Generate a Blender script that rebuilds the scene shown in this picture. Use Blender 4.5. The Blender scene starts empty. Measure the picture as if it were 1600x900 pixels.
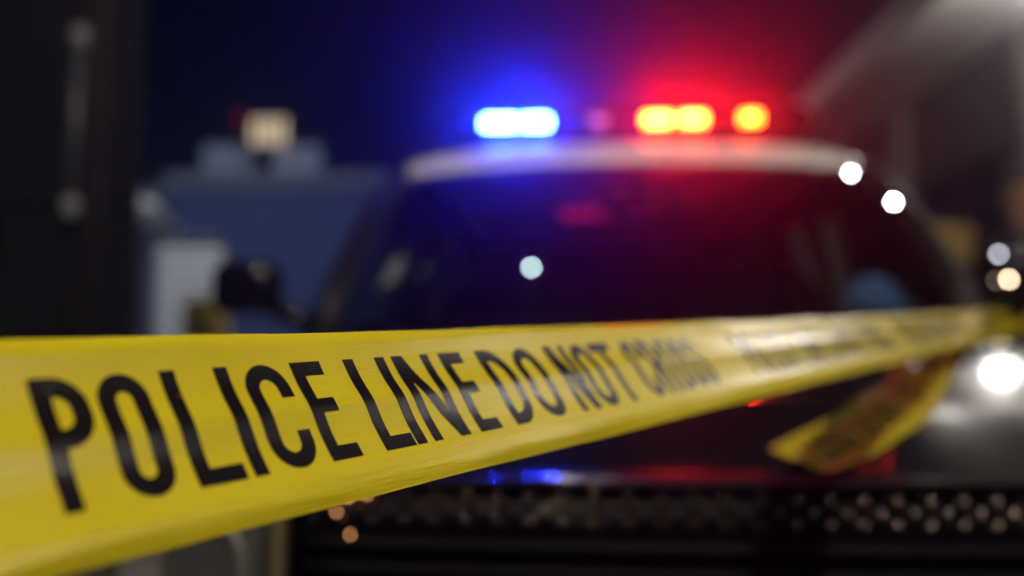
import bpy, bmesh, math, random
from mathutils import Vector, Matrix
random.seed(7)
R = math.radians
scene = bpy.context.scene
COL = scene.collection

# ------------------------------------------------------------------ camera
CAM_H = 0.85
cam_d = bpy.data.cameras.new('camera')
cam = bpy.data.objects.new('camera', cam_d); COL.objects.link(cam)
cam.location = (0, 0, CAM_H)
cam.rotation_euler = (R(90) + math.atan(145 / 1555.6), 0, 0)
cam_d.sensor_width = 36; cam_d.lens = 35
cam_d.clip_start = 0.02; cam_d.clip_end = 1500
cam_d.dof.use_dof = True
cam_d.dof.focus_distance = 0.415
cam_d.dof.aperture_fstop = 3.1
scene.camera = cam

# ------------------------------------------------------------------ night sky and moon
world = bpy.data.worlds.new('World'); scene.world = world
world.use_nodes = True
wn = world.node_tree.nodes; wl = world.node_tree.links
sky = wn.new('ShaderNodeTexSky'); sky.sky_type = 'NISHITA'; sky.sun_disc = False
SUN_EL, SUN_ROT = R(4), R(215)
sky.sun_elevation = SUN_EL; sky.sun_rotation = SUN_ROT
sky.air_density = 1.0; sky.dust_density = 0.2; sky.ozone_density = 6.0
wl.new(sky.outputs['Color'], wn['Background'].inputs['Color'])
wn['Background'].inputs['Strength'].default_value = 0.0026
sun_d = bpy.data.lights.new('moon', 'SUN'); sun_d.energy = 0.03; sun_d.angle = R(0.5); sun_d.color = (.75, .85, 1)
sun = bpy.data.objects.new('moon', sun_d); COL.objects.link(sun)
sun.rotation_euler = (R(62), 0, R(-25))

scene.view_settings.view_transform = 'Standard'
scene.view_settings.look = 'None'
scene.view_settings.exposure = 0.0
scene.view_settings.gamma = 1.0
scene.view_settings.use_curve_mapping = False
cy = scene.cycles
cy.use_denoising = True
cy.max_bounces = 7; cy.glossy_bounces = 4; cy.diffuse_bounces = 3; cy.volume_bounces = 1
cy.transparent_max_bounces = 12
cy.caustics_reflective = False; cy.caustics_refractive = False
cy.sample_clamp_direct = 0; cy.sample_clamp_indirect = 4
cy.use_adaptive_sampling = False

# ------------------------------------------------------------------ materials
MATS = {}
def mat(name, color, rough=.5, metal=0, noise=0.0, scale=20, bump=0.0, coat=0, emit=None, es=0, spec=.5, coat_r=.05):
    if name in MATS: return MATS[name]
    m = bpy.data.materials.new(name); m.use_nodes = True
    nt = m.node_tree; b = nt.nodes['Principled BSDF']
    b.inputs['Base Color'].default_value = (*color, 1)
    b.inputs['Roughness'].default_value = rough
    b.inputs['Metallic'].default_value = metal
    b.inputs['Specular IOR Level'].default_value = spec
    if coat: b.inputs['Coat Weight'].default_value = coat; b.inputs['Coat Roughness'].default_value = coat_r
    if emit: b.inputs['Emission Color'].default_value = (*emit, 1); b.inputs['Emission Strength'].default_value = es
    if noise or bump:
        tc = nt.nodes.new('ShaderNodeTexCoord'); n = nt.nodes.new('ShaderNodeTexNoise')
        n.inputs['Scale'].default_value = scale; n.inputs['Detail'].default_value = 6
        nt.links.new(tc.outputs['Object'], n.inputs['Vector'])
        if noise:
            mx = nt.nodes.new('ShaderNodeMix'); mx.data_type = 'RGBA'
            mx.inputs[6].default_value = (*[c * (1 - noise) for c in color], 1)
            mx.inputs[7].default_value = (*[min(1, c * (1 + noise)) for c in color], 1)
            nt.links.new(n.outputs['Fac'], mx.inputs[0]); nt.links.new(mx.outputs[2], b.inputs['Base Color'])
        if bump:
            bp = nt.nodes.new('ShaderNodeBump'); bp.inputs['Strength'].default_value = bump; bp.inputs['Distance'].default_value = .01
            nt.links.new(n.outputs['Fac'], bp.inputs['Height']); nt.links.new(bp.outputs['Normal'], b.inputs['Normal'])
    MATS[name] = m
    return m
def emis(name, color, s):
    if name in MATS: return MATS[name]
    m = bpy.data.materials.new(name); m.use_nodes = True
    nt = m.node_tree; nt.nodes.remove(nt.nodes['Principled BSDF'])
    e = nt.nodes.new('ShaderNodeEmission'); e.inputs['Color'].default_value = (*color, 1); e.inputs['Strength'].default_value = s
    nt.links.new(e.outputs[0], nt.nodes['Material Output'].inputs['Surface'])
    MATS[name] = m
    return m
def glassmat(name, tint, rough=.02, ior=1.5):
    m = bpy.data.materials.new(name); m.use_nodes = True
    nt = m.node_tree; nt.nodes.remove(nt.nodes['Principled BSDF'])
    t = nt.nodes.new('ShaderNodeBsdfTransparent'); t.inputs['Color'].default_value = (*tint, 1)
    g = nt.nodes.new('ShaderNodeBsdfGlossy'); g.inputs['Roughness'].default_value = rough
    f = nt.nodes.new('ShaderNodeFresnel'); f.inputs['IOR'].default_value = ior
    x = nt.nodes.new('ShaderNodeMixShader')
    nt.links.new(f.outputs[0], x.inputs[0]); nt.links.new(t.outputs[0], x.inputs[1]); nt.links.new(g.outputs[0], x.inputs[2])
    nt.links.new(x.outputs[0], nt.nodes['Material Output'].inputs['Surface'])
    MATS[name] = m
    return m

M_BLACK = mat('black_paint', (.006, .006, .008), .35, 0, .3, 60, 0, coat=1, spec=0, coat_r=.12)
M_WHITE = mat('white_paint', (.74, .73, .72), .35, 0, .04, 30, 0, coat=.6)
M_TRIM = mat('black_plastic', (.004, .004, .0045), .6, 0, .3, 200, .05, spec=.08)
M_SATIN = mat('satin_black', (.008, .008, .009), .5, 0, .3, 120, 0, spec=.25)
M_CHROME = mat('dark_chrome', (.17, .125, .105), .12, 1, .05, 90)
M_SILVER = mat('bright_chrome', (.8, .8, .78), .12, 1, .03, 90)
M_RUBBER = mat('rubber', (.02, .02, .02), .8, 0, .2, 80, .1)
M_SEAT = mat('seat_cloth', (.02, .02, .024), .9, 0, .3, 150, .1)
M_TRIMGREY = mat('grey_interior_trim', (.75, .72, .68), .6, 0, .06, 60)
M_GLASS = glassmat('car_glass', (.62, .68, .68))
M_LENS = glassmat('lamp_lens', (.9, .9, .9), .03)

# ------------------------------------------------------------------ helpers
def link(name, me, m=None, parent=None, smooth=False):
    o = bpy.data.objects.new(name, me); COL.objects.link(o)
    if m is not None and not me.materials: me.materials.append(m)
    if parent is not None: o.parent = parent
    if smooth:
        me.polygons.foreach_set('use_smooth', [True] * len(me.polygons))
    return o
def pydata(name, vs, fs, m=None, parent=None, smooth=False):
    me = bpy.data.meshes.new(name); me.from_pydata([tuple(v) for v in vs], [], fs); me.update()
    return link(name, me, m, parent, smooth)
def from_bm(name, bm, m, parent=None, smooth=False):
    bmesh.ops.recalc_face_normals(bm, faces=bm.faces)
    me = bpy.data.meshes.new(name); bm.to_mesh(me); bm.free()
    return link(name, me, m, parent, smooth)
def add_box(bm, cx, cy_, cz, sx, sy, sz, bev=0.0, rot=None, seg=2):
    r = bmesh.ops.create_cube(bm, size=1)
    vs = r['verts']
    mt = Matrix.Translation((cx, cy_, cz)) @ (rot if rot else Matrix.Identity(4)) @ Matrix.Diagonal((sx, sy, sz, 1))
    bmesh.ops.transform(bm, matrix=mt, verts=vs)
    if bev:
        es = list({e for v in vs for e in v.link_edges})
        bmesh.ops.bevel(bm, geom=es, offset=bev, segments=seg, affect='EDGES', profile=.5)
def box(name, c, s, m, parent=None, bev=.004, rot=None, seg=2, smooth=False):
    bm = bmesh.new(); add_box(bm, *c, *s, bev, rot, seg)
    return from_bm(name, bm, m, parent, smooth)
def tube_bm(bm, pts, rad, n=10, caps=True):
    pts = [Vector(p) for p in pts]
    rads = rad if isinstance(rad, (list, tuple)) else [rad] * len(pts)
    rings = []
    up = None
    for i, p in enumerate(pts):
        d = (pts[min(i + 1, len(pts) - 1)] - pts[max(i - 1, 0)]).normalized()
        if up is None:
            up = Vector((0, 0, 1)) if abs(d.z) < .9 else Vector((1, 0, 0))
        a = d.cross(up).normalized(); b = a.cross(d).normalized(); up = b
        rings.append([bm.verts.new(p + (a * math.cos(2 * math.pi * k / n) + b * math.sin(2 * math.pi * k / n)) * rads[i]) for k in range(n)])
    for r0, r1 in zip(rings, rings[1:]):
        for k in range(n): bm.faces.new((r0[k], r0[(k + 1) % n], r1[(k + 1) % n], r1[k]))
    if caps: bm.faces.new(rings[0][::-1]); bm.faces.new(rings[-1])
def tube(name, pts, rad, m, parent=None, n=10):
    bm = bmesh.new(); tube_bm(bm, pts, rad, n)
    return from_bm(name, bm, m, parent, True)
def lathe(name, prof, m, parent=None, n=24, mtx=None):
    bm = bmesh.new(); rings = []
    for r, z in prof:
        rings.append([bm.verts.new((r * math.cos(2 * math.pi * k / n), r * math.sin(2 * math.pi * k / n), z)) for k in range(n)])
    for a, b in zip(rings, rings[1:]):
        for k in range(n): bm.faces.new((a[k], a[(k + 1) % n], b[(k + 1) % n], b[k]))
    bm.faces.new(rings[0][::-1]); bm.faces.new(rings[-1])
    if mtx: bmesh.ops.transform(bm, matrix=mtx, verts=bm.verts)
    return from_bm(name, bm, m, parent, True)
def grid(name, fn, nu, nv, m, parent=None, thick=0.0, smooth=True):
    """fn(u, v) -> point, u and v in 0..1; thick: inner copy along -normal"""
    vs = [Vector(fn(i / nu, j / nv)) for j in range(nv + 1) for i in range(nu + 1)]
    fs = [(j * (nu + 1) + i, j * (nu + 1) + i + 1, (j + 1) * (nu + 1) + i + 1, (j + 1) * (nu + 1) + i) for j in range(nv) for i in range(nu)]
    o = pydata(name, vs, fs, m, parent, smooth)
    if thick:
        md = o.modifiers.new('thickness', 'SOLIDIFY'); md.thickness = abs(thick); md.offset = -1 if thick > 0 else 1
    return o
def empty(name, loc=(0, 0, 0), rz=0.0):
    o = bpy.data.objects.new(name, None); COL.objects.link(o)
    o.location = loc; o.rotation_euler = (0, 0, rz); o.empty_display_size = .1
    return o
def tag(o, label=None, cat=None, group=None, kind=None):
    if label: o['label'] = label
    if cat: o['category'] = cat
    if group: o['group'] = group
    if kind: o['kind'] = kind
    return o
def lerp(a, b, t): return a + (b - a) * t
def interp(x, xs, ys):
    if x <= xs[0]: return ys[0]
    for i in range(len(xs) - 1):
        if x <= xs[i + 1]:
            t = (x - xs[i]) / (xs[i + 1] - xs[i])
            # catmull style smoothing through finite slopes
            d0 = (ys[i + 1] - ys[i - 1]) / (xs[i + 1] - xs[i - 1]) if i > 0 else (ys[i + 1] - ys[i]) / (xs[i + 1] - xs[i])
            d1 = (ys[i + 2] - ys[i]) / (xs[i + 2] - xs[i]) if i + 2 < len(xs) else (ys[i + 1] - ys[i]) / (xs[i + 1] - xs[i])
            h = xs[i + 1] - xs[i]
            return ((2 * t**3 - 3 * t**2 + 1) * ys[i] + (t**3 - 2 * t**2 + t) * h * d0 + (-2 * t**3 + 3 * t**2) * ys[i + 1] + (t**3 - t**2) * h * d1)
    return ys[-1]

# ------------------------------------------------------------------ ground
def disc(name, r, z, m):
    bm = bmesh.new(); bmesh.ops.create_circle(bm, cap_ends=True, segments=64, radius=r)
    bmesh.ops.translate(bm, verts=bm.verts, vec=(0, 0, z))
    return from_bm(name, bm, m)
M_ASPH = mat('asphalt', (.045, .045, .047), .8, 0, .45, 35, .5)
tag(disc('ground', 400, 0, M_ASPH), kind='structure')
M_CONC = mat('concrete_pavement', (.24, .23, .22), .85, 0, .2, 8, .2)
pv = box('pavement', (4.35, 8, .065), (2.3, 44, .13), M_CONC, None, .02); tag(pv, kind='structure')

# ------------------------------------------------------------------ building on the right with lit eave
M_SOFF = mat('soffit_board', (.76, .74, .71), .7, 0, .05, 6)
M_WALLR = mat('dark_render', (.07, .068, .08), .75, 0, .2, 4, .1)
M_PIL = mat('pilaster_stone', (.2, .185, .18), .8, 0, .15, 8, .1)
M_PANE = mat('dark_pane', (.02, .024, .05), .12, 0, .2, 3)
M_FRAME = mat('dark_frame', (.03, .03, .034), .4, .5, .2, 40)
eb = empty('eaves_building', (4.55, 8, 0))
tag(eb, 'dark building with wide pale overhanging eaves, right of the police car', 'building')
WX = 0.0
box('wall', (3.0, 0, 2.1), (6.0, 40, 4.2), M_WALLR, eb, .02)
for k in range(27):
    y = -19.5 + k * 1.5
    box('soffit_panel', (-.48, y, 4.045), (.95, 1.492, .05), M_SOFF, eb, .006)
box('fascia', (-.99, 0, 4.16), (.05, 40, .32), M_SOFF, eb, .006)
box('roof', (2.6, 0, 4.38), (7.2, 40.2, .12), M_FRAME, eb, .01)
for k in range(13):
    y = -18 + k * 3.05
    box('pilaster', (-.07, y, 2.0), (.13, .42, 4.0), M_PIL, eb, .015)
    w = box('window', (-.03, y + 1.52, 1.75), (.07, 1.9, 2.5), M_FRAME, eb, .01)
    for s in (-.46, .46):
        box('pane', (-.072, y + 1.52 + s, 1.75), (.012, .84, 2.3), M_PANE, w, .002)
# globe lamps under the eaves
names = ['farthest of the globe lamps under the pale eaves', 'globe lamp under the pale eaves, second from the far end',
         'globe lamp under the pale eaves, second from the near end', 'nearest of the globe lamps under the pale eaves']
for k, y in enumerate((7.0, 3.4, .2, -3.2)):
    g = empty('globe_lamp', (3.95, y, 4.02)); tag(g, names[k], 'lamp', 'globe lamps under the eaves')
    lathe('mount', [(.07, 0), (.075, -.01), (.06, -.035), (.018, -.04), (.018, -.22), (.05, -.225), (.055, -.25)], M_FRAME, g, 20)
    bm = bmesh.new(); bmesh.ops.create_icosphere(bm, subdivisions=2, radius=.105); bmesh.ops.translate(bm, verts=bm.verts, vec=(0, 0, -.345))
    from_bm('globe', bm, emis('globe_glow_%d' % k, (1.0, .93, .86), (150, 85, 190, 210)[k]), g, True)
# amber sign on a post by the building
sp = empty('notice_post', (4.05, 9.1, .13)); tag(sp, 'amber square notice board on a dark post beside the dark building', 'sign')
tube('post', [(0, 0, 0), (0, 0, 1.95)], .03, M_FRAME, sp)
box('board', (0, -.04, 1.98), (.36, .02, .36), mat('amber_board', (.24, .15, .03), .5, 0, .1, 12), sp, .006, Matrix.Rotation(R(6), 4, 'Y'))
box('bracket', (0, -.02, 1.98), (.16, .03, .05), M_FRAME, sp, .004)

# ------------------------------------------------------------------ dark building on the left
M_DARKW = mat('dark_cladding', (.007, .008, .011), .6, .0, .2, 5, .08, spec=.25)
M_COL = mat('black_steel', (.008, .008, .009), .5, .3, .2, 20)
db = empty('clad_building', (-3.1, 4.0, 0)); tag(db, 'dark clad building with black corner column, left edge of the view', 'building')
pydata('core', [(x, y, z) for z in (0, 4.6) for x, y in ((-1.53, .05), (1.42, .05), (-1.1, 5.0), (-3.6, 5.0))], [(3, 2, 1, 0), (4, 5, 6, 7), (0, 1, 5, 4), (1, 2, 6, 5), (2, 3, 7, 6), (3, 0, 4, 7)], M_COL, db)
for k in range(3):
    for j in range(3):
        box('cladding_panel', (-1.03 + k * 1.03, -.0, .78 + j * 1.53), (1.02, .09, 1.52), M_DARKW, db, .006)
box('corner_column', (1.41, .0, 2.3), (.12, .2, 4.6), M_COL, db, .012)
box('rainwater_pipe', (1.51, .1, 2.3), (.07, .07, 4.6), M_DARKW, db, .03)
vb = box('vent_box', (.93, -.13, 1.42), (.24, .18, .22), M_COL, db, .02)
for k in range(4): box('louvre', (.93, -.225, 1.35 + k * .045), (.2, .014, .02), M_COL, vb, .003)
M_TUBE = mat('opal_tube', (.22, .23, .26), .35, 0, .05, 20)
wlp = empty('wall_tube', (1.36, -.12, 0)); wlp.parent = db
tube('tube', [(0.012, 0, 2.21), (0, 0, 1.54)], .023, mat('grey_tube', (.09, .095, .115), .4, 0, .05, 20), wlp, 14)
for z, x in ((2.22, .012), (1.53, 0)):
    lathe('end_cap', [(.026, -.045), (.034, -.038), (.034, .038), (.026, .045)], M_TUBE, wlp, 16, Matrix.Translation((x, 0, z)))
    box('bracket', (x, .05, z), (.03, .07, .03), M_COL, wlp, .004)

# ------------------------------------------------------------------ blue-grey building behind
M_BLUE = mat('blue_render', (.022, .041, .135), .8, 0, .1, 3, .1)
M_BLUEF = mat('blue_fascia', (.07, .085, .125), .7, 0, .08, 5)
M_UNIT = mat('unit_metal', (.18, .21, .29), .5, .2, .08, 9)
M_SLAT = mat('white_slat', (.85, .83, .84), .5, 0, .06, 14)
BY = 14.0
bb = empty('workshop_building', (-3.6, BY, 0)); tag(bb, 'low blue-grey flat-roofed building behind the black door mirror', 'building')
box('wall', (.3, 2.0, 1.78), (3.1, 4.0, 3.56), M_BLUE, bb, .02)
box('side_wing', (-2.05, 2.3, 1.72), (1.35, 3.8, 3.44), M_BLUE, bb, .02)
box('fascia', (.33, 1.95, 3.68), (3.3, 4.2, .24), M_BLUEF, bb, .015)
box('wing_fascia', (-2.05, 2.2, 3.56), (1.4, 4.0, .22), M_BLUEF, bb, .015)
box('downpipe', (-1.31, .3, 1.75), (.09, .09, 3.5), M_COL, bb, .02)
aw = box('awning', (-1.6, -.42, 3.17), (.95, .9, .06), M_SLAT, bb, .01, Matrix.Rotation(R(-14), 4, 'X') @ Matrix.Rotation(R(9), 4, 'Y'))
for sx, wd in ((-1.84, .36), (-.93, .92)):
    sh = box('roller_shutter', (sx, -.04, 1.38), (wd + .06, .06, 2.74), M_COL, bb, .01)
    for k in range(17):
        box('slat', (sx, -.085, .10 + k * .16), (wd, .03, .10), M_SLAT, sh, .012)
    box('shutter_box', (sx, -.12, 2.82), (wd + .06, .2, .14), M_BLUEF, sh, .01)
# rooftop units
ulabels = ['pale metal air unit on the blue-grey roof, left of the lit sign', 'pale metal air unit on the blue-grey roof, right of the lit sign']
for k, (x, z) in enumerate(((-4.13, 3.8), (-3.1, 3.8))):
    u = empty('air_unit', (x, BY + .45, z)); tag(u, ulabels[k], 'air unit', 'air units on the roof')
    box('casing', (0, 0, .25), (.7, .6, .42), M_UNIT, u, .03)
    for j in range(5): box('louvre', (0, -.31, .12 + j * .065), (.58, .03, .03), M_UNIT, u, .006)
    for sx in (-.3, .3): box('foot', (sx, 0, .02), (.08, .5, .04), M_COL, u, .004)
# lit sign
ls = empty('roof_sign', (-3.53, BY + .2, 3.72)); tag(ls, 'small lit cream sign standing on the roof of the blue-grey building', 'sign')
box('case', (0, .03, .72), (.6, .08, .5), M_COL, ls, .02)
for sx in (-.2, .2): box('post', (sx, .03, .24), (.04, .04, .48), M_COL, ls, .004)
M_SIGN = emis('sign_glow', (1, .78, .5), .85)
for k in range(4): box('lit_bar', (-.2 + k * .133, -.025, .73), (.078, .03, .38), M_SIGN, ls, .01)
rl = empty('warning_lamp', (-3.93, BY + .1, 3.8)); tag(rl, 'dim red warning lamp on the roof beside the lit cream sign', 'lamp')
tube('post', [(0, 0, 0), (0, 0, .72)], .018, M_COL, rl, 8)
lathe('lens', [(.05, .72), (.07, .74), (.07, .86), (.04, .92), (.01, .93)], emis('red_dim', (1, .02, .06), .10), rl, 14)
# yellow cabinet and post
M_YEL = mat('yellow_enamel', (.72, .55, .14), .5, 0, .12, 9)
yc = empty('service_cabinet', (-2.53, 8.2, 0)); tag(yc, 'tall narrow yellow cabinet in front of the white shutters', 'cabinet')
box('body', (0, 0, .78), (.30, .26, 1.5), M_YEL, yc, .015)
box('plinth', (0, 0, .02), (.32, .28, .06), M_COL, yc, .004)
box('door', (0, -.135, .8), (.26, .015, 1.34), M_YEL, yc, .004)
for k in range(5): box('vent', (0, -.146, 1.2 + k * .04), (.18, .01, .016), M_COL, yc, .002)
yp = empty('bollard', (-2.32, 8.0, 0)); tag(yp, 'short yellow bollard beside the yellow cabinet', 'bollard')
lathe('post', [(.05, 0), (.05, 1.28), (.042, 1.33), (.02, 1.35)], M_YEL, yp, 16)
lathe('collar', [(.07, 0), (.07, .03), (.055, .04)], M_COL, yp, 16)

# ------------------------------------------------------------------ street lamps
def street_lamp(loc, head, label, power):
    t = empty('street_lamp', loc); tag(t, label, 'street lamp', 'street lamps')
    hx, hy, hz = head[0] - loc[0], head[1] - loc[1], head[2]
    lathe('base', [(.13, 0), (.13, .25), (.09, .32), (.085, .34)], M_FRAME, t, 16)
    tube('pole', [(0, 0, .3), (0, 0, hz - .5), (hx * .04, hy * .04, hz - .15), (hx * .15, hy * .15, hz + .05), (hx * .9, hy * .9, hz + .12)], [.07, .05, .045, .04, .035], M_FRAME, t, 12)
    h = box('lamp_head', (hx, hy, hz + .09), (.34, .34, .1), M_FRAME, t, .03)
    box('lamp_lens', (hx, hy, hz + .03), (.2, .2, .03), emis('street_glow_%d' % power, (1, .86, .68), power), h, .006)
street_lamp((-.92, -.84, 0), (-.35, -1.3, 5.2), 'grey street lamp whose post holds the near end of the tape', 1500)
fl = empty('fill_light', (-4.35, 9.0, 3.5), R(-14)); tag(fl, 'unseen fill lamp added behind the dark clad building to light the blue-grey one', 'fill_light')  # unseen lamp added to brighten the blue-grey front
box('housing', (0, .12, 0), (.36, .1, .28), M_FRAME, fl, .02, Matrix.Rotation(R(-14), 4, 'X'))
box('bracket', (0, .04, -.1), (.06, .1, .06), M_FRAME, fl, .006)
box('lens', (0, .178, -.014), (.3, .012, .22), emis('fill_glow', (.86, .92, 1), 480), fl, .003, Matrix.Rotation(R(-14), 4, 'X'))

# ------------------------------------------------------------------ POLICE CAR
car = empty('police_car', (.194, 1.0, 0), R(-4.5))
tag(car, 'black police car with white roof and lit blue and red light bar', 'car')
def hw(y):
    w = .94
    if y < .7: w -= .15 * ((.7 - y) / .7) ** 2.3
    if y > 4.2: w -= .12 * ((y - 4.2) / .8) ** 2
    return w
def zc(y): return interp(y, [0, .01, .03, .06, .15, .235, .245, .26, .4, .7, 1.1, 1.3, 2.0, 3.8, 4.25, 4.6, 4.93, 5.0], [.716, .736, .744, .752, .786, .8182, .8215, .824, .843, .885, .942, .95, .97, .985, 1.05, 1.05, 1.03, .96])
def zb(y): return interp(y, [0, .03, .15, .4, 4.5, 4.9, 5.0], [.33, .28, .23, .2, .2, .3, .4])
def drop(y): return interp(y, [0, .2, .8, 1.15, 1.6, 2.2, 4, 5], [.012, .03, .05, .062, .06, .04, .03, .05])
def bow(x, y): return .13 * (x / .94) ** 2 * max(0, 1 - y / 1.1) - .10 * (x / .94) ** 2 * max(0, (y - 4.2) / .8)
ZL = [.725, .750, .784, .8155, .872, .919, .944, .955]
def ztop(x, y):
    w = .91 * hw(y); a = min(1, abs(x) / w)
    z = zc(y) - drop(y) * a ** 2.2
    if .03 < y < 1.1:   # fenders run straight, the middle of the hood is a raised dome
        t = max(0, min(1, (abs(x) - .14) / .24)); t = t * t * (3 - 2 * t)
        zl = interp(y, [.03, .1, .2, .3, .5, .7, .85, 1.1], ZL)
        z -= (zc(y) - zl) * t
    return z
def prof(y):
    w = hw(y); b = zb(y); c = zc(y); s = ztop(.91 * w, y)
    h = [(0, b), (.5 * w, b), (.86 * w, b), (.945 * w, b + .02), (.985 * w, b + .07), (1.0 * w, lerp(b, s, .4)), (1.0 * w, lerp(b, s, .62)),
         (.99 * w, s - .11), (.972 * w, s - .05), (.95 * w, s - .02), (.91 * w, s)]
    for k in (.8, .66, .5, .33, .16): h.append((k * w, ztop(k * w, y)))
    h.append((0, c))
    return h
ys = [0, .006, .012, .025, .04, .07, .12, .2, .235, .245, .26, .3, .35, .42, .56, .7, .85, 1.0, 1.1, 1.2, 1.3] + [1.5 + .25 * k for k in range(10)] + [3.95, 4.1, 4.25, 4.4, 4.55, 4.7, 4.8, 4.87, 4.93, 4.97, 5.0]
bm = bmesh.new(); rings = []
for y in ys:
    h = prof(y); pts = h + [(-x, z) for x, z in h[-2:0:-1]]
    rings.append([bm.verts.new((x, y + bow(x, y), z)) for x, z in pts])
n = len(rings[0])
for a, b in zip(rings, rings[1:]):
    for k in range(n): bm.faces.new((a[k], a[(k + 1) % n], b[(k + 1) % n], b[k]))
def cap(ring, y, flip):   # fill an end with a mirrored strip of quads
    m_ = n // 2
    for k in range(m_ ):
        i0, i1, j0, j1 = k, k + 1, (n - k) % n, n - k - 1
        vs_ = []
        for q in (i0, i1, j1, j0):
            if ring[q % n] not in vs_: vs_.append(ring[q % n])
        if len(vs_) >= 3: bm.faces.new(vs_ if flip else vs_[::-1])
cap(rings[0], 0, True); cap(rings[-1], 5, False)
body = from_bm('body', bm, M_BLACK, car, True)
cut = []
for y in (.97, 4.02):
    for s in (-1, 1):
        c_ = bmesh.new(); bmesh.ops.create_cone(c_, cap_ends=True, segments=36, radius1=.375, radius2=.375, depth=.5)
        bmesh.ops.transform(c_, matrix=Matrix.Translation((s * .93, y, .34)) @ Matrix.Rotation(R(90), 4, 'Y'), verts=c_.verts)
        cut.append(from_bm('cutter', c_, None, None))
for c_ in cut:
    c_.parent = car
    md = body.modifiers.new('arch', 'BOOLEAN'); md.object = c_; md.operation = 'DIFFERENCE'; md.solver = 'EXACT'
bpy.context.view_layer.update()
dg = bpy.context.evaluated_depsgraph_get()
nm = bpy.data.meshes.new_from_object(body.evaluated_get(dg))
body.modifiers.clear(); body.data = nm
if not nm.materials: nm.materials.append(M_BLACK)
for c_ in cut: bpy.data.objects.remove(c_)
# hood panel
def hood_z(x, y):
    t = max(0, min(1, (y - .04) / .2))
    bulge = .0
    return ztop(x, y) + .007 + bulge
def hood_p(u, v):
    y = lerp(.03, 1.09, v ** 1.4); w = lerp(.70, .76, v); x = (2 * u - 1) * w
    return (x, y + bow(x, y), hood_z(x, y))
grid('hood', hood_p, 48, 90, M_BLACK, car, .006)
# front bumper face pieces
def front_patch(name, x0, x1, z0, z1, off, m, parent, nu=24, nv=3, thick=.012):
    def fn(u, v):
        x = lerp(x0, x1, u); z = lerp(z0, z1, v)
        return (x, bow(x, 0) - off, z)
    return grid(name, fn, nu, nv, m, parent, thick)
gr = front_patch('grille', -.415, .415, .60, .745, .006, M_TRIM, car, 36, 3)
def bar_x(name, x0, x1, z, off, r, m, parent):
    pts = [(lerp(x0, x1, k / 24), bow(lerp(x0, x1, k / 24), 0) - off, z) for k in range(25)]
    return tube(name, pts, r, m, parent, 8)
bar_x('frame_bar', -.42, .42, .748, .010, .005, M_TRIM, gr); bar_x('frame_bar', -.42, .42, .598, .010, .008, M_TRIM, gr)
for z_ in (.685, .66, .635): bar_x('grille_bar', -.41, .41, z_, .013, .007, M_TRIM, gr)
CR = .022   # each stud is a shallow dome tilted up and a little outwards
so = lathe('stud', [(.0055, -.005)] + [(max(.0002, CR * math.sin(R(a_))), CR * math.cos(R(a_)) - CR * math.cos(R(14))) for a_ in (14, 11, 8, 5, 2.5, 0)], M_CHROME, None, 16,
           Matrix.Rotation(R(2), 4, 'Z') @ Matrix.Rotation(R(90 - 20), 4, 'X'))
sme = so.data; bpy.data.objects.remove(so)
sme.polygons.foreach_set('use_smooth', [True] * len(sme.polygons))
for row, z_ in enumerate((.735, .7235, .712)):
    for k in range(29):
        x = -.400 + k * .032 + (.016 if row == 1 else 0)
        if x > .405: continue
        o = bpy.data.objects.new('stud', sme); COL.objects.link(o); o.parent = gr
        o.location = (x, bow(x, 0) - .018, z_)
# headlights
M_BOWL = mat('reflector_bowl', (.62, .62, .6), .3, .7, .05, 40)
M_HOUSE = mat('lamp_housing', (.10, .10, .098), .5, 0, .1, 30)
M_AMBER = emis('amber_glint', (1, .42, .16), 5)
for s in (-1, 1):
    hl = front_patch('headlight', s * .45, s * .80, .575, .735, .010, M_HOUSE, car, 14, 6)
    for cx in (.535, .675):
        yb_ = bow(cx, 0) - .014
        lathe('reflector', [(.01, .0), (.03, .002), (.05, .010), (.062, .024), (.066, .024), (.068, 0)], M_BOWL, hl, 24,
              Matrix.Translation((s * cx, yb_, .655)) @ Matrix.Rotation(R(90), 4, 'X'))
    front_patch('lens', s * .447, s * .805, .57, .74, .052, M_LENS, hl, 14, 4, 0)
    box('marker_strip', (s * .434, bow(.434, 0) - .02, .66), (.014, .03, .13), mat('amber_strip', (.17, .14, .08), .3, 0, .1, 30), hl, .004)
for x, z_ in ((-.372, .7185), (-.357, .696), (-.360, .733), (-.340, .736)):  # glowing beads added as amber glints near the grille's left end
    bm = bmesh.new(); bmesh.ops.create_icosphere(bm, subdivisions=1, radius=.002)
    bmesh.ops.translate(bm, verts=bm.verts, vec=(x, bow(x, 0) - .028, z_)); from_bm('amber_glint_bead', bm, M_AMBER, gr, True)
# bumper
front_patch('bumper_bar', -.78, .78, .42, .57, .03, M_BLACK, car, 30, 4, .04)
front_patch('lower_intake', -.55, .55, .27, .40, .012, M_TRIM, car, 24, 3, .02)
box('number_plate', (0, -.045, .5), (.30, .012, .15), mat('plate_white', (.5, .5, .5), .5), car, .004)
# wheels
for y in (.97, 4.02):
    for s in (-1, 1):
        w = empty('wheel', (s * .82, y, .34)); w.parent = car
        mt = Matrix.Rotation(R(90) * s, 4, 'Y')
        lathe('tyre', [(.22, -.11), (.31, -.115), (.335, -.09), (.34, -.05), (.34, .05), (.335, .09), (.31, .115), (.22, .11)], M_RUBBER, w, 36, mt)
        lathe('rim', [(.05, .05), (.07, .075), (.10, .06), (.19, .085), (.225, .105), (.23, .08), (.225, -.1)], M_TRIM, w, 30, mt)
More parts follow.
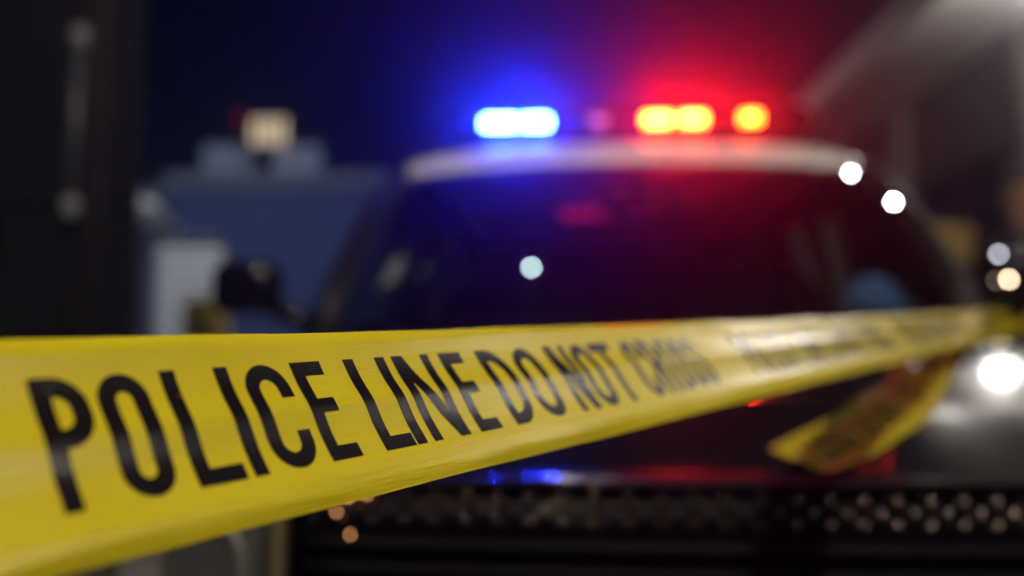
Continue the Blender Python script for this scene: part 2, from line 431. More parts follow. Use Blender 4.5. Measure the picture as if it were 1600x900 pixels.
# doors
def door(y0, y1, s):
    def fn(u, v):
        y = lerp(y0, y1, u); w = hw(y); b = zb(y); s_ = zc(y) - drop(y)
        z = lerp(b + .09, s_ - .03, v)
        f = interp(z, [b + .07, lerp(b, s_, .4), lerp(b, s_, .62), s_ - .11, s_ - .05, s_ - .02], [.985, 1, 1, .99, .972, .95])
        return (s * (f * w + .007), y + bow(f * w, y), z)
    d = grid('door', fn, 16, 12, M_WHITE, car, .006 * s)
    box('door_handle', (s * .955, y1 - .16, .86), (.03, .17, .03), M_TRIM, d, .01)
for s in (-1, 1):
    door(1.42, 2.70, s); door(2.72, 3.62, s)
# greenhouse
def ws_p(u, v):
    a = 2 * u - 1
    x = a * lerp(.725, .64, v); y = lerp(1.08, 1.80, v) + lerp(.18, .06, v) * a * a
    z = lerp(.935, 1.472, v) - lerp(0, .014, v) * a * a + .008 * math.sin(math.pi * v)
    return (x, y, z)
grid('windshield', ws_p, 28, 20, M_GLASS, car, 0)
RY = [0, .03, .07, .13, .22, .36, .55, 1.0, 1.5, 1.95]; RZ = [1.472, 1.508, 1.536, 1.560, 1.580, 1.596, 1.604, 1.610, 1.585, 1.51]
def roof_p(u, v):
    a = 2 * u - 1; t = 1.95 * v ** 1.8
    w = interp(t, [0, .3, 1.0, 1.95], [.662, .685, .688, .62]); x = a * w
    return (x, 1.80 + t + .06 * a * a * (1 - t / 1.95) - .05 * a * a * (t / 1.95), interp(t, RY, RZ) - .014 * a * a - .05 * a ** 8 * min(1, .25 + t / .3))
grid('roof', roof_p, 36, 44, M_WHITE, car, .025)
def rw_p(u, v):
    a = 2 * u - 1
    return (a * lerp(.60, .72, v), lerp(3.74, 4.28, v) - .08 * a * a, lerp(1.49, 1.035, v) - .02 * a * a + .02 * math.sin(math.pi * v))
grid('rear_window', rw_p, 20, 10, M_GLASS, car, 0)
for s in (-1, 1):
    tube('windshield_pillar', [(s * .738, 1.235, .925), (s * .727, 1.36, 1.07), (s * .707, 1.53, 1.225), (s * .682, 1.74, 1.38), (s * .675, 1.92, 1.46), (s * .675, 2.15, 1.515)], [.040, .037, .035, .034, .033, .03], M_SATIN, car, 14)
    tube('roof_rail', [(s * .675, 2.12, 1.51), (s * .685, 2.6, 1.53), (s * .68, 3.2, 1.52), (s * .64, 3.72, 1.45)], [.03, .032, .032, .034], M_SATIN, car, 12)
    tube('door_pillar', [(s * .80, 2.74, .96), (s * .765, 2.78, 1.22), (s * .69, 2.84, 1.5)], [.055, .05, .045], M_BLACK, car, 12)
    tube('rear_pillar', [(s * .78, 4.25, .98), (s * .73, 4.05, 1.18), (s * .66, 3.76, 1.43), (s * .65, 3.6, 1.47)], [.10, .085, .06, .05], M_BLACK, car, 12)
    def sg(y0, y1, yt0, yt1):
        def fn(u, v):
            yb_ = lerp(y0, y1, u); yt = lerp(yt0, yt1, u)
            return (s * (lerp(.765, .685, v) + .02 * math.sin(math.pi * v)), lerp(yb_, yt, v), lerp(.95, 1.50, v))
        return fn
    grid('side_window', sg(1.30, 2.72, 1.98, 2.80), 14, 8, M_GLASS, car, 0)
    grid('side_window', sg(2.77, 4.15, 2.86, 3.62), 12, 8, M_GLASS, car, 0)
    # interior trim and mirrors
    tube('pillar_trim', [(s * .70, 2.66, .95), (s * .685, 2.69, 1.15), (s * .63, 2.74, 1.40)], [.055, .05, .04], M_TRIMGREY, car, 8)
    mx_ = .905 if s > 0 else .98
    mz_ = 1.104 if s > 0 else 1.085
    mr = box('door_mirror', (s * mx_, 1.44, mz_), (.165, .13, .135), M_BLACK, car, .042, Matrix.Rotation(R(8 * s), 4, 'Z'), 4, True)
    tube('mirror_arm', [(.86, 1.45, .93), (.93, 1.457, .975), (.93, 1.455, 1.0), (.90, 1.45, 1.05)] if s > 0 else [(-.79, 1.44, .985), (-.86, 1.44, 1.01), (-.94, 1.445, 1.045)], [.026, .024, .024, .028][:4 if s > 0 else 3], M_BLACK, mr, 10)
    box('mirror_glass', (s * mx_, 1.508, mz_), (.14, .006, .10), M_SILVER, mr, .002, Matrix.Rotation(R(8 * s), 4, 'Z'))
# grab handle, left windshield edge
tube('grab_handle', [(-.655, 1.50, 1.09), (-.625, 1.49, 1.10), (-.61, 1.52, 1.15), (-.60, 1.54, 1.165)], [.014, .016, .016, .014], M_TRIMGREY, car, 8)
for s0_ in (-.55, .12):
    wp = tube('wiper', [(s0_, 1.12 + .1 * s0_ * s0_, .962), (s0_ + .3, 1.10 + .1 * (s0_ + .3) ** 2, .972), (s0_ + .58, 1.10 + .16 * (s0_ + .58) ** 2, .965)], .007, M_TRIM, car, 6)
    box('wiper_pivot', (s0_, 1.12 + .1 * s0_ * s0_, .955), (.03, .03, .02), M_TRIM, wp, .006)
# interior
def dash_p(u, v):
    a = 2 * u - 1
    x = a * .70; y = lerp(1.30, 1.72, v) + .12 * a * a * (1 - v)
    return (x, y, .985 + .02 * math.sin(math.pi * min(1, v * 1.2)) + .025 * math.exp(-((x - .38) / .2) ** 2) * math.exp(-((v - .7) / .25) ** 2))
grid('dashboard', dash_p, 24, 12, M_TRIM, car, .03)
for sx in (-.38, .38):
    st = box('front_seat', (sx, 2.42, .99), (.48, .16, .36), M_SEAT, car, .06, Matrix.Rotation(R(-12), 4, 'X'), 3, True)
    box('headrest', (sx, 2.50, 1.255), (.27, .10, .17), M_SEAT, st, .04, None, 3, True)
    for q in (-.06, .06): tube('headrest_post', [(sx + q, 2.48, 1.1), (sx + q, 2.5, 1.2)], .008, M_CHROME, st, 6)
box('rear_bench', (0, 3.55, 1.02), (1.2, .18, .34), M_SEAT, car, .06, Matrix.Rotation(R(-14), 4, 'X'), 3, True)
swc = Vector((.38, 1.90, 1.03))
sw = tube('steering_wheel', [swc + Vector((.18 * math.cos(t), .18 * math.sin(t) * .35, .18 * math.sin(t) * .93)) for t in [2 * math.pi * k / 28 for k in range(29)]], .015, M_TRIM, car, 8)
box('hub', swc, (.12, .04, .1), M_TRIM, sw, .02)
for q in (-1, 1): tube('spoke', [swc, swc + Vector((.17 * q, 0, 0))], .012, M_TRIM, sw, 6)
rv = box('rear_view_mirror', (0.02, 1.83, 1.36), (.24, .03, .065), M_TRIM, car, .014, None, 3)
tube('mirror_stem', [(.02, 1.81, 1.43), (.02, 1.83, 1.38)], .01, M_TRIM, rv, 6)
vl = box('visor_light', (-.12, 1.90, 1.335), (.2, .05, .05), M_TRIM, car, .008)
box('visor_lens', (-.125, 1.872, 1.336), (.14, .008, .026), emis('visor_red', (1, .01, .05), .55), vl, .002)
dc = box('glint_holder', (-.262, 1.49, 1.04), (.06, .05, .08), M_TRIM, car, .01)  # box and stalk added only to carry the glint bead
tube('stalk', [(-.262, 1.49, 1.07), (-.262, 1.485, 1.125)], .006, M_TRIM, dc, 6)
bm = bmesh.new(); bmesh.ops.create_icosphere(bm, subdivisions=2, radius=.0036); bmesh.ops.translate(bm, verts=bm.verts, vec=(-.262, 1.478, 1.135))
from_bm('windshield_glint', bm, emis('windshield_glint_glow', (.78, 1.0, .95), 75), dc, True)  # added bead, glows in place of a lamp's reflection in the windshield
# glowing discs added for lamp reflections on the pillar, driver side
M_GLINT = emis('pillar_glint_glow', (.88, 1.0, .97), 150)
for q, (x, y, z) in enumerate(((.612, 1.785, 1.424), (.662, 1.575, 1.305))):
    PM = Matrix.Translation((x, y, z)) @ Matrix.Rotation(R(-18), 4, 'Z') @ Matrix.Rotation(R(100), 4, 'X')
    pd = lathe('pillar_glint', [(.004, -.012), (.011, -.010), (.0115, .002), (.002, .003)], M_TRIM, car, 16, PM)
    box('glint_visor', (x, y - .014, z - .0075), (.022, .034, .003), M_TRIM, pd, .001)  # added lip, keeps the disc's glow off the hood
    lathe('glint_disc', [(.0005, .0035), (.0042, .0035), (.0042, .005), (.0005, .0055)], M_GLINT, pd, 12, PM)
# glowing beads added for highlights on the driver-side mirror
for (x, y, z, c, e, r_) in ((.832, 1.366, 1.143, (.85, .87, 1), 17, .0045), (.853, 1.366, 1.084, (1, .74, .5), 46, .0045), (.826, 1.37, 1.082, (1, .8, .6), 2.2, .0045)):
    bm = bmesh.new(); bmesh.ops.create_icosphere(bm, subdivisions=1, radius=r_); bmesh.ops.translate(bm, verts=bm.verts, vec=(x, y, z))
    from_bm('mirror_glint_bead', bm, emis('mirror_glint_%d' % int(e * 10), c, e), mr, True)

# ---- light bar (bolted on: part of the car)
lb = box('light_bar', (0, 2.23, 1.642), (1.16, .29, .028), M_TRIM, car, .012, None, 3)
for s in (-1, 1):
    box('mounting_foot', (s * .5, 2.24, 1.610), (.05, .2, .05), M_TRIM, lb, .008)
    box('end_cap', (s * .575, 2.24, 1.674), (.035, .25, .06), M_TRIM, lb, .014)
box('top_cover', (0, 2.24, 1.710), (1.14, .25, .012), M_TRIM, lb, .005)
M_LB = emis('blue_led', (.06, .2, 1.0), 110)
M_LR = emis('red_led', (1.0, .07, .008), 100)
M_LR2 = emis('red_led_outer', (1.0, .10, .008), 45)
M_LP = emis('pink_led', (1, .25, .55), .8)
M_OFFB = mat('unlit_blue_lens', (.02, .03, .16), .15, 0, .05, 40)
M_OFFR = mat('unlit_red_lens', (.16, .012, .02), .15, 0, .05, 40)
mods = [(-.51, M_OFFB, .08), (-.40, M_LB, .105), (-.285, M_LB, .085), (-.18, M_OFFB, .08), (-.085, M_LP, .05), (0.0, M_OFFR, .08), (.105, M_LR, .085), (.215, M_LR, .075), (.305, M_OFFR, .07), (.395, M_LR2, .055), (.49, M_OFFR, .08)]
for x, m_, w_ in mods:
    b_ = box('light_module', (x, 2.15, 1.674), (w_ + .012, .05, .048), M_TRIM, lb, .006)
    box('module_lens', (x, 2.119, 1.674), (w_, .016, .038), m_, b_, .006)
bm = bmesh.new(); bmesh.ops.create_icosphere(bm, subdivisions=1, radius=.005); bmesh.ops.translate(bm, verts=bm.verts, vec=(-.375, 2.105, 1.632))
from_bm('alley_light', bm, emis('alley_glow', (.3, .6, 1), 34), lb, True)
def barlight(name, x, w_, col, e):
    d = bpy.data.lights.new(name, 'AREA'); d.shape = 'RECTANGLE'; d.size = w_; d.size_y = .03; d.energy = e; d.color = col; d.spread = R(84)
    o = bpy.data.objects.new(name, d); COL.objects.link(o); o.parent = lb
    o.location = (x, 2.106, 1.674); o.rotation_euler = (R(-102), 0, 0)
barlight('blue_flash', -.34, .2, (.005, .02, 1), 30)
barlight('red_flash', .16, .18, (1, .004, .008), 22)
barlight('red_flash_outer', .395, .06, (1, .004, .01), 5)

# cap on the dashboard
cp_ = empty('baseball_cap', (0, 0, 0)); cp_.parent = None
cp_.location = car.matrix_basis @ Vector((.60, 1.58, 1.035)); cp_.rotation_euler = (0, 0, R(35))
tag(cp_, 'light blue cap lying on the dashboard behind the windshield', 'cap')
M_CAP = mat('blue_cloth', (.10, .24, .55), .85, 0, .12, 60, .1)
bm = bmesh.new(); bmesh.ops.create_uvsphere(bm, u_segments=24, v_segments=12, radius=.07)
bmesh.ops.delete(bm, geom=[v for v in bm.verts if v.co.z < -.005], context='VERTS')
for v in bm.verts: v.co.z *= 1.2; v.co.y *= 1.12
from_bm('crown', bm, M_CAP, cp_, True)
grid('brim', lambda u, v: ((2 * u - 1) * .066 * (1 - .35 * v * v), -.058 - .065 * v + .05 * (2 * u - 1) ** 2 * (1 - v), .004 - .02 * (2 * u - 1) ** 2), 12, 6, M_CAP, cp_, .003)

# ------------------------------------------------------------------ POLICE TAPE
Q = (-0.15593, 0.26414, 0.82775, 0.57128, 0.06625)
TW = .076
AZ, EL = Q[3], Q[4]
TD = Vector((math.sin(AZ) * math.cos(EL), math.cos(AZ) * math.cos(EL), math.sin(EL)))
TN = Vector((math.cos(AZ), -math.sin(AZ), 0))
S0, S1 = -1.27, 2.84
def tape_frame(s):
    sc = max(s, -.25)
    ph = .51816 + .4252 * sc - .14914 * sc * sc
    c = Vector(Q[:3]) + TD * s
    if s < -.05: c.z -= .05 * (s + .05) ** 2
    v = TN * math.sin(ph) - Vector((0, 0, 1)) * math.cos(ph)
    nrm = TD.cross(v).normalized()
    if nrm.dot(Vector((.7, -.5, .5))) < 0: nrm = -nrm
    return c, v, nrm
CREASES = [(random.uniform(-.1, 1.6), random.choice((.06, .15, .85, .95, .5)), random.uniform(-.04, .04), random.choice((-1, 1)) * random.uniform(.00010, .00026)) for _ in range(26)]
def ripple(s, v):
    t = v / TW
    a = .00052 * math.sin(2 * math.pi * (2.45 * t + .08) + .5 * math.sin(2.1 * s))
    a += .00022 * math.sin(2 * math.pi * (1.1 * t) + 5.0 * s + 1.0)
    a += .00010 * math.sin(2 * math.pi * (4.6 * t) + 3.0 * s)
    a += .0006 * math.sin(7 * s + 2.5 * t) * (t - .5)
    a -= .0010 * max(0, abs(t - .5) - .44) / .06
    ed = max(0, abs(t - .5) - .36) / .14
    a += ed * (.00045 * math.sin(23 * s + 9 * t) + .00022 * math.sin(61 * s + 1.3))
    for s_, t_, sl, am in CREASES:
        dd = (s - s_) - sl * (t - t_)
        if abs(dd) < .02 and abs(t - t_) < .3: a += am * math.exp(-(dd / .0035) ** 2) * (1 - abs(t - t_) / .3)
    return a
def pinch(s):   # gathers towards both tied ends
    k = 1.0
    if s > 2.2: k = lerp(1, .6, min(1, (s - 2.2) / .4)) + max(0, s - 2.6) * .8
    if s < -1.0: k = lerp(1, .35, min(1, (-1.0 - s) / .25))
    return k
def tape_pt(s, v, off=0.0):
    c, vv, nn = tape_frame(s)
    return c + vv * ((v - TW / 2) * pinch(s)) + nn * (ripple(s, v) + off)
def tape_mat():
    m = bpy.data.materials.new('yellow_film'); m.use_nodes = True
    nt = m.node_tree; b = nt.nodes['Principled BSDF']
    tc = nt.nodes.new('ShaderNodeTexCoord'); n1 = nt.nodes.new('ShaderNodeTexNoise')
    n1.inputs['Scale'].default_value = 26; n1.inputs['Detail'].default_value = 5
    mx = nt.nodes.new('ShaderNodeMix'); mx.data_type = 'RGBA'
    mx.inputs[6].default_value = (.58, .475, .010, 1); mx.inputs[7].default_value = (.68, .56, .022, 1)
    nt.links.new(tc.outputs['Object'], n1.inputs['Vector']); nt.links.new(n1.outputs['Fac'], mx.inputs[0]); nt.links.new(mx.outputs[2], b.inputs['Base Color'])
    b.inputs['Roughness'].default_value = .23
    b.inputs['Specular IOR Level'].default_value = .3
    n2 = nt.nodes.new('ShaderNodeTexNoise'); n2.inputs['Scale'].default_value = 1; n2.inputs['Detail'].default_value = 5; n2.inputs['Roughness'].default_value = .6
    mp = nt.nodes.new('ShaderNodeMapping'); mp.inputs['Scale'].default_value = (22, 14, 1)
    nt.links.new(tc.outputs['UV'], mp.inputs['Vector']); nt.links.new(mp.outputs['Vector'], n2.inputs['Vector'])
    bp = nt.nodes.new('ShaderNodeBump'); bp.inputs['Strength'].default_value = .5; bp.inputs['Distance'].default_value = .0012
    mp3 = nt.nodes.new('ShaderNodeMapping'); mp3.inputs['Scale'].default_value = (9, 70, 1)
    n3 = nt.nodes.new('ShaderNodeTexNoise'); n3.inputs['Scale'].default_value = 1; n3.inputs['Detail'].default_value = 3
    nt.links.new(tc.outputs['UV'], mp3.inputs['Vector']); nt.links.new(mp3.outputs['Vector'], n3.inputs['Vector'])
    bp3 = nt.nodes.new('ShaderNodeBump'); bp3.inputs['Strength'].default_value = .22; bp3.inputs['Distance'].default_value = .0006
    nt.links.new(n3.outputs['Fac'], bp3.inputs['Height']); nt.links.new(bp3.outputs['Normal'], bp.inputs['Normal'])
    nt.links.new(n2.outputs['Fac'], bp.inputs['Height']); nt.links.new(bp.outputs['Normal'], b.inputs['Normal'])
    return m
M_TAPE = tape_mat()
M_INK = mat('black_ink', (.009, .006, .008), .24, 0, .3, 120, .03, spec=.28)
def ink_wear(m):   # tiny pinholes and scuffs in the print
    nt = m.node_tree; b = nt.nodes['Principled BSDF']
    tc = nt.nodes.new('ShaderNodeTexCoord'); n = nt.nodes.new('ShaderNodeTexNoise'); n.inputs['Scale'].default_value = 260; n.inputs['Detail'].default_value = 6
    r = nt.nodes.new('ShaderNodeValToRGB'); r.color_ramp.elements[0].position = .70; r.color_ramp.elements[1].position = .86
    r.color_ramp.elements[0].color = (.009, .006, .008, 1); r.color_ramp.elements[1].color = (.30, .22, .02, 1)
    nt.links.new(tc.outputs['Object'], n.inputs['Vector']); nt.links.new(n.outputs['Fac'], r.inputs[0]); nt.links.new(r.outputs[0], b.inputs['Base Color'])
ink_wear(M_INK)
tape = empty('barrier_tape', tape_pt(S0, TW / 2)); tag(tape, 'yellow barrier tape printed POLICE LINE DO NOT CROSS, stretched across the foreground', 'tape')
T0 = tape.location.copy()
NS, NV = 1300, 44
def sfun(u): return lerp(S0, S1, u)
film = grid('film', lambda u, v: tape_pt(sfun(u), v * TW) - T0, NS, NV, M_TAPE, tape, 0)
uvl = film.data.uv_layers.new(name='UVMap')
for lp in film.data.loops:
    vi = lp.vertex_index
    uvl.data[lp.index].uv = (sfun((vi % (NS + 1)) / NS), (vi // (NS + 1)) / NV)
# ---- lettering
MAP = [tape_pt, T0, tape]
V0, V1 = .190 * TW, .780 * TW
LH = V1 - V0
def patch(bmx, quad, nx, ny, s0, k):
    (a, b, c, d) = quad   # top-left, top-right, bottom-right, bottom-left in letter space
    g = []
    for j in range(ny + 1):
        row = []
        for i in range(nx + 1):
            u, v = i / nx, j / ny
            x = lerp(lerp(a[0], b[0], u), lerp(d[0], c[0], u), v); y = lerp(lerp(a[1], b[1], u), lerp(d[1], c[1], u), v)
            row.append(bmx.verts.new(MAP[0](s0 + x, V0 + y, .00012 + k * .00002) - MAP[1]))
        g.append(row)
    for j in range(ny):
        for i in range(nx): bmx.faces.new((g[j][i], g[j][i + 1], g[j + 1][i + 1], g[j + 1][i]))
def stroke(bmx, path, t, s0, k):
    P = [Vector((*p, 0)) for p in path]
    # resample
    Q_ = [P[0]]
    for a, b in zip(P, P[1:]):
        nseg = max(1, int((b - a).length / .0014))
        for i in range(1, nseg + 1): Q_.append(a.lerp(b, i / nseg))
    rows = []
    for i, p in enumerate(Q_):
        d = (Q_[min(i + 1, len(Q_) - 1)] - Q_[max(i - 1, 0)]).normalized(); nn = Vector((-d.y, d.x, 0))
        rows.append([bmx.verts.new(MAP[0](s0 + (p + nn * t * (q / 4 - .5)).x, V0 + (p + nn * t * (q / 4 - .5)).y, .00012 + k * .00002) - MAP[1]) for q in range(5)])
    for a, b in zip(rows, rows[1:]):
        for q in range(4): bmx.faces.new((a[q], a[q + 1], b[q + 1], b[q]))
def arc(cx, cy_, rx, ry, a0, a1, n_=14):
    return [(cx + rx * math.cos(R(lerp(a0, a1, i / n_))), cy_ + ry * math.sin(R(lerp(a0, a1, i / n_)))) for i in range(n_ + 1)]
def letter(ch, s0, s1):
    w, h = s1 - s0, LH
    t = min(.0066, .37 * w); th = .0063
    bmx = bmesh.new(); k = [0]
    def vbar(x0, x1, y0=0, y1=h): patch(bmx, ((x0, y0), (x1, y0), (x1, y1), (x0, y1)), 3, 16, s0, k[0]); k[0] += 1
    def hbar(y0, y1, x0=0, x1=w): patch(bmx, ((x0, y0), (x1, y0), (x1, y1), (x0, y1)), 8, 4, s0, k[0]); k[0] += 1
    def st(path, tt=None): stroke(bmx, path, tt or t, s0, k[0]); k[0] += 1
    a = t / 2; r = min(w / 2 - a, h * .24) if w > 2 * t else .002; ry = r * 1.05
    if ch == 'I': vbar(0, w)
    if ch == 'L': vbar(0, t); hbar(h - th, h)
    if ch == 'E': vbar(0, t); hbar(0, th); hbar(h - th, h); hbar(h * .46 - th / 2, h * .46 + th / 2, 0, w * .88)
    if ch == 'T': hbar(0, th); vbar(w / 2 - t / 2, w / 2 + t / 2)
    if ch == 'N':
        vbar(0, t * .92); vbar(w - t * .92, w)
        patch(bmx, ((0, 0), (t * 1.15, 0), (w, h), (w - t * 1.15, h)), 3, 18, s0, k[0])
    if ch == 'O':
        p = arc(w / 2, a + ry, r, ry, 180, 360) + arc(w / 2, h - a - ry, r, ry, 0, 180); st(p + [p[0], p[1]])
    if ch == 'C':
        st([(w - a, h * .34)] + arc(w / 2, a + ry, r, ry, 360, 180) + arc(w / 2, h - a - ry, r, ry, 180, 0) + [(w - a, h * .66)])
    if ch == 'D':
        vbar(0, t); rd = w - t * 1.2 - a
        st([(t * .5, a), (w - a - rd, a)] + arc(w - a - rd, a + rd, rd, rd, 270, 360) + arc(w - a - rd, h - a - rd, rd, rd, 0, 90) + [(t * .5, h - a)])
    if ch in 'PR':
        vbar(0, t); rd = min(w - t * 1.1 - a, h * .2); yb_ = h * .55
        st([(t * .5, a), (w - a - rd, a)] + arc(w - a - rd, a + rd, rd, rd, 270, 360) + arc(w - a - rd, yb_ - a - rd, rd, rd, 0, 90) + [(t * .5, yb_ - a)])
        if ch == 'R': patch(bmx, ((w * .45, h * .5), (w * .45 + t, h * .5), (w, h), (w - t * 1.05, h)), 3, 12, s0, k[0])
    if ch == 'S':
        st([(w - a, h * .30)] + arc(w / 2, a + ry, r, ry, 360, 180) + [(a, h * .30), (a + r * .15, h * .40), (w / 2, h * .5), (w - a - r * .15, h * .6), (w - a, h * .70)]
           + arc(w / 2, h - a - ry, r, ry, 0, 180) + [(a, h * .70)])
    me = bpy.data.meshes.new('letter'); bmx.to_mesh(me); bmx.free()
    return link('letter', me, M_INK, MAP[2], True)
WORDS = [('P', .0362, .0548), ('O', .058, .0775), ('L', .084, .1045), ('I', .1076, .1142), ('C', .1195, .1415), ('E', .146, .1630),
         ('L', .177, .1965), ('I', .1975, .2041), ('N', .209, .236), ('E', .244, .262), ('D', .275, .298), ('O', .305, .329),
         ('N', .342, .364), ('O', .368, .391), ('T', .394, .420), ('C', .434, .455), ('R', .459, .480), ('O', .484, .506), ('S', .509, .528), ('S', .531, .550)]
for rep in (-2, -1, 0, 1, 2, 3):
    for ch, a, b in WORDS:
        if a + rep * .597 > 2.3 or a + rep * .597 < -.95: continue
        letter(ch, a + rep * .597, b + rep * .597)
# ---- strip added on the hood as the stretched tape's reflection
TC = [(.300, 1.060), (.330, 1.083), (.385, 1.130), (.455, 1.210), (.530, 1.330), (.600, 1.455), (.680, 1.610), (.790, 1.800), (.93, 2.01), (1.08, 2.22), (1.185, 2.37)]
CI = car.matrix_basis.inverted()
def refl_z(x, y):
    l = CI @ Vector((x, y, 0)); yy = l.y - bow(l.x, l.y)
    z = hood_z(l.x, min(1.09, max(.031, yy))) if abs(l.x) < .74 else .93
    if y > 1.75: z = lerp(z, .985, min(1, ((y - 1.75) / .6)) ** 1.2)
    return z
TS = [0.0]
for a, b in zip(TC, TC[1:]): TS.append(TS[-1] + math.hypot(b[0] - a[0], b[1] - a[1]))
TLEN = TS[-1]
def refl_pt(s, v, off=0.0):
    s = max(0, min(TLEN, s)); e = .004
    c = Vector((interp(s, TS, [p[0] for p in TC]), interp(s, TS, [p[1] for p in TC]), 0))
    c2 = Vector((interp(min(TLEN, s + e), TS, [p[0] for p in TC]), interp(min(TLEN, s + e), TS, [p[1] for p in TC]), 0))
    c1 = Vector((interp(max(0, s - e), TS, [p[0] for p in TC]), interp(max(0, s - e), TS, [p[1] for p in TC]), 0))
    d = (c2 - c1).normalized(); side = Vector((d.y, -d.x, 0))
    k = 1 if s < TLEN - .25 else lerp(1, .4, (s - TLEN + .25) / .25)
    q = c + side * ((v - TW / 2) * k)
    q.z = refl_z(q.x, q.y) + .004 + .0015 * math.sin(31 * s + 40 * v) + .0012 * math.sin(190 * v + 9 * s) + off
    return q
refl = empty('tape_reflection', refl_pt(0, TW / 2)); tag(refl, 'dim yellow reflection of the stretched tape in the black hood, added as a strip', 'tape')
TL0 = refl.location.copy()
tf = grid('film', lambda u, v: refl_pt(u * TLEN, v * TW) - TL0, 200, 20, mat('reflection_film', (.34, .275, .010), .65, 0, .15, 40, .05, spec=.1), refl, 0)  # darker than the real film: the reflection's dimness is in this colour
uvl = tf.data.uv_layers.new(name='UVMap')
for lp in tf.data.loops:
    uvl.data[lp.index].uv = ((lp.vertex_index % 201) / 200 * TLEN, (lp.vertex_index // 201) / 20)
MAP[:] = [refl_pt, TL0, refl]
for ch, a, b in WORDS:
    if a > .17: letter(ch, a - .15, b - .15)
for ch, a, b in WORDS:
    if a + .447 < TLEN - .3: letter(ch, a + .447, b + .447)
# knots round the mirror arm and the lamp post
def knot(center, rad, axis, hgt):
    c = Vector(center)
    bm = bmesh.new(); nn_ = 28; rings_ = []
    A = Vector(axis).normalized(); U = A.orthogonal().normalized(); W_ = A.cross(U)
    for turn in range(2):
        prev = None; first = None
        for i in range(nn_ + 1):
            t = 2 * math.pi * i / nn_
            p = c + (U * math.cos(t) + W_ * math.sin(t)) * (rad + turn * .003 + .001 * math.sin(5 * t)) + A * (.004 * math.sin(2 * t + turn) + .006 * turn)
            r_ = [bm.verts.new(p + A * (hgt * (q / 4 - .5)) - T0) for q in range(5)]
            if prev:
                for q in range(4): bm.faces.new((prev[q], prev[q + 1], r_[q + 1], r_[q]))
            prev = r_
    return from_bm('knot', bm, M_TAPE, tape, True)
arm = car.matrix_basis @ Vector((.94, 1.456, .988))
knot(arm, .031, (0, 0, 1), .045)
knot((-.92, -.84, .62), .075, (0, 0, 1), .05)

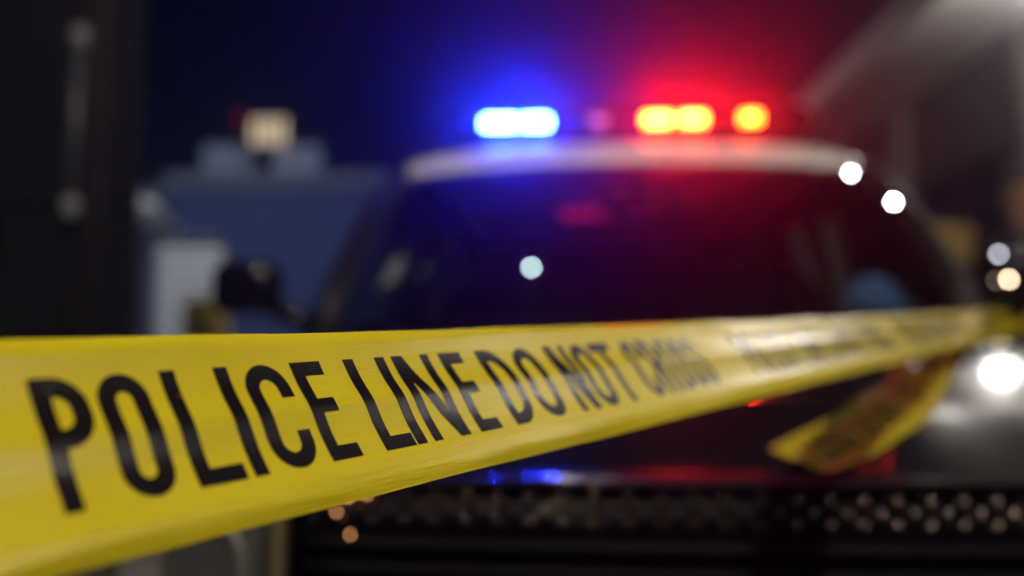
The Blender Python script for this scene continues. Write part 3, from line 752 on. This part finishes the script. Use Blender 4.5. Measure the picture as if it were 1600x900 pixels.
# ------------------------------------------------------------------ PERSON at the right edge
pr = empty('person', (2.39, 4.6, 0), R(0)); tag(pr, 'standing person in dark jacket at the right edge, behind the car mirror', 'person')
def build_person():
    J = {'pel': (0, 0, .98), 'wai': (0, .0, 1.12), 'che': (0, .01, 1.34), 'nek': (0, .02, 1.52), 'hd0': (0, .0, 1.60), 'hd1': (0, -.012, 1.70), 'hd2': (0, 0, 1.78)}
    rad = {'pel': (.165, .12), 'wai': (.155, .11), 'che': (.185, .125), 'nek': (.058, .058), 'hd0': (.06, .072), 'hd1': (.076, .095), 'hd2': (.06, .075)}
    E_ = [('pel', 'wai'), ('wai', 'che'), ('che', 'nek'), ('nek', 'hd0'), ('hd0', 'hd1'), ('hd1', 'hd2')]
    for s, nme in ((-1, 'l'), (1, 'r')):
        J.update({nme + 'sh': (s * .185, .01, 1.43), nme + 'el': (s * .26, .02, 1.14), nme + 'wr': (s * .245, -.08, .90), nme + 'pa': (s * .24, -.10, .83),
                  nme + 'hip': (s * .095, 0, .92), nme + 'kn': (s * .11, -.015, .50), nme + 'an': (s * .12, .02, .09), nme + 'to': (s * .14, -.15, .04)})
        rad.update({nme + 'sh': (.075, .075), nme + 'el': (.052, .052), nme + 'wr': (.034, .034), nme + 'pa': (.026, .04),
                    nme + 'hip': (.10, .105), nme + 'kn': (.068, .07), nme + 'an': (.052, .056), nme + 'to': (.048, .036)})
        E_ += [('che', nme + 'sh'), (nme + 'sh', nme + 'el'), (nme + 'el', nme + 'wr'), (nme + 'wr', nme + 'pa'), ('pel', nme + 'hip'), (nme + 'hip', nme + 'kn'), (nme + 'kn', nme + 'an'), (nme + 'an', nme + 'to')]
        for f in range(5):
            L = (.055, .075, .085, .078, .06)[f]
            b = Vector(J[nme + 'pa'])
            if f == 0: p1 = b + Vector((-s * .01, -.035, .0)); p2 = p1 + Vector((-s * .008, -.012, -.03)); p3 = p2 + Vector((-s * .004, 0, -.02)); 
            else:
                p1 = b + Vector((0, -.045 + f * .018, -.04)); p2 = p1 + Vector((-s * .004, -.002, -L * .5)); p3 = p2 + Vector((-s * .014, -.004, -L * .4))
            for q, p in enumerate((p1, p2, p3)):
                kx = '%sf%d%d' % (nme, f, q); J[kx] = tuple(p); rad[kx] = (.0095 - .001 * q,) * 2
            E_ += [(nme + 'pa', '%sf%d0' % (nme, f)), ('%sf%d0' % (nme, f), '%sf%d1' % (nme, f)), ('%sf%d1' % (nme, f), '%sf%d2' % (nme, f))]
    keys = list(J); me = bpy.data.meshes.new('body')
    me.from_pydata([J[k] for k in keys], [(keys.index(a), keys.index(b)) for a, b in E_], [])
    o = bpy.data.objects.new('body', me); COL.objects.link(o)
    o.modifiers.new('skin', 'SKIN')
    if not me.skin_vertices: me.attributes  # layer is made with the modifier below
    if not me.skin_vertices:
        bm = bmesh.new(); bm.from_mesh(me); bm.verts.layers.skin.verify(); bm.to_mesh(me); bm.free()
    for i, k in enumerate(keys):
        me.skin_vertices[0].data[i].radius = rad[k]; me.skin_vertices[0].data[i].use_root = (k == 'pel')
    sd = o.modifiers.new('smooth', 'SUBSURF'); sd.levels = 2; sd.render_levels = 2
    bpy.context.view_layer.update()
    dg = bpy.context.evaluated_depsgraph_get()
    nm = bpy.data.meshes.new_from_object(o.evaluated_get(dg)); o.modifiers.clear(); o.data = nm
    nm.materials.clear()
    for m_ in (mat('jacket_cloth', (.012, .012, .016), .85, 0, .3, 50, .2), mat('skin', (.42, .24, .17), .55, 0, .08, 60), mat('trouser_cloth', (.016, .017, .022), .85, 0, .3, 50, .2), mat('shoe_leather', (.012, .011, .010), .4, 0, .2, 40)): nm.materials.append(m_)
    for p in nm.polygons:
        z = p.center.z; p.use_smooth = True
        p.material_index = 1 if (z > 1.53 or (z < .905 and abs(p.center.x) > .2)) else (0 if z > .93 else (3 if z < .085 else 2))
    o.parent = pr
    return o
build_person()
M_HAIR = mat('grey_hair', (.12, .12, .13), .8, 0, .3, 120, .3)
bm = bmesh.new(); bmesh.ops.create_uvsphere(bm, u_segments=24, v_segments=14, radius=.1)
for v in bm.verts:
    v.co.x *= .86; v.co.y *= 1.05; v.co.z *= 1.02
    v.co += Vector((0, .012, 1.745)) + Vector((random.uniform(-1, 1), random.uniform(-1, 1), random.uniform(-1, 1))) * .003
bmesh.ops.delete(bm, geom=[v for v in bm.verts if v.co.z < 1.665 or (v.co.y < -.045 and v.co.z < 1.79)], context='VERTS')
from_bm('hair', bm, M_HAIR, pr, True)
M_SKIN = MATS['skin']; M_EYE = mat('eye', (.05, .04, .04), .2)
def blob(name, loc, sc, m_):
    bm = bmesh.new(); bmesh.ops.create_uvsphere(bm, u_segments=12, v_segments=8, radius=1)
    bmesh.ops.transform(bm, matrix=Matrix.Translation(loc) @ Matrix.Diagonal((*sc, 1)), verts=bm.verts)
    return from_bm(name, bm, m_, pr, True)
blob('nose', (0, -.108, 1.685), (.013, .02, .022), M_SKIN)
for s in (-1, 1):
    blob('eye', (s * .03, -.098, 1.712), (.012, .008, .006), M_EYE); blob('ear', (s * .08, .005, 1.69), (.012, .02, .03), M_SKIN)
blob('mouth', (0, -.092, 1.642), (.022, .008, .005), mat('lip', (.3, .12, .1), .5))
lathe('collar', [(.078, 1.47), (.082, 1.52), (.075, 1.555), (.066, 1.55)], MATS['jacket_cloth'], pr, 20, Matrix.Translation((0, .015, 0)))

# ------------------------------------------------------------------ haze
hz = box('haze', (0, 0, 6.25), (960, 960, 14.5), None, None, 0)
m = bpy.data.materials.new('haze_air'); m.use_nodes = True
nt = m.node_tree; nt.nodes.remove(nt.nodes['Principled BSDF'])
pv_ = nt.nodes.new('ShaderNodeVolumePrincipled')
pv_.inputs['Color'].default_value = (.9, .92, 1, 1); pv_.inputs['Density'].default_value = .006; pv_.inputs['Anisotropy'].default_value = .94
nt.links.new(pv_.outputs[0], nt.nodes['Material Output'].inputs['Volume'])
hz.data.materials.clear(); hz.data.materials.append(m)
tag(hz, 'thin night mist glowing round the lights', 'mist', kind='stuff')
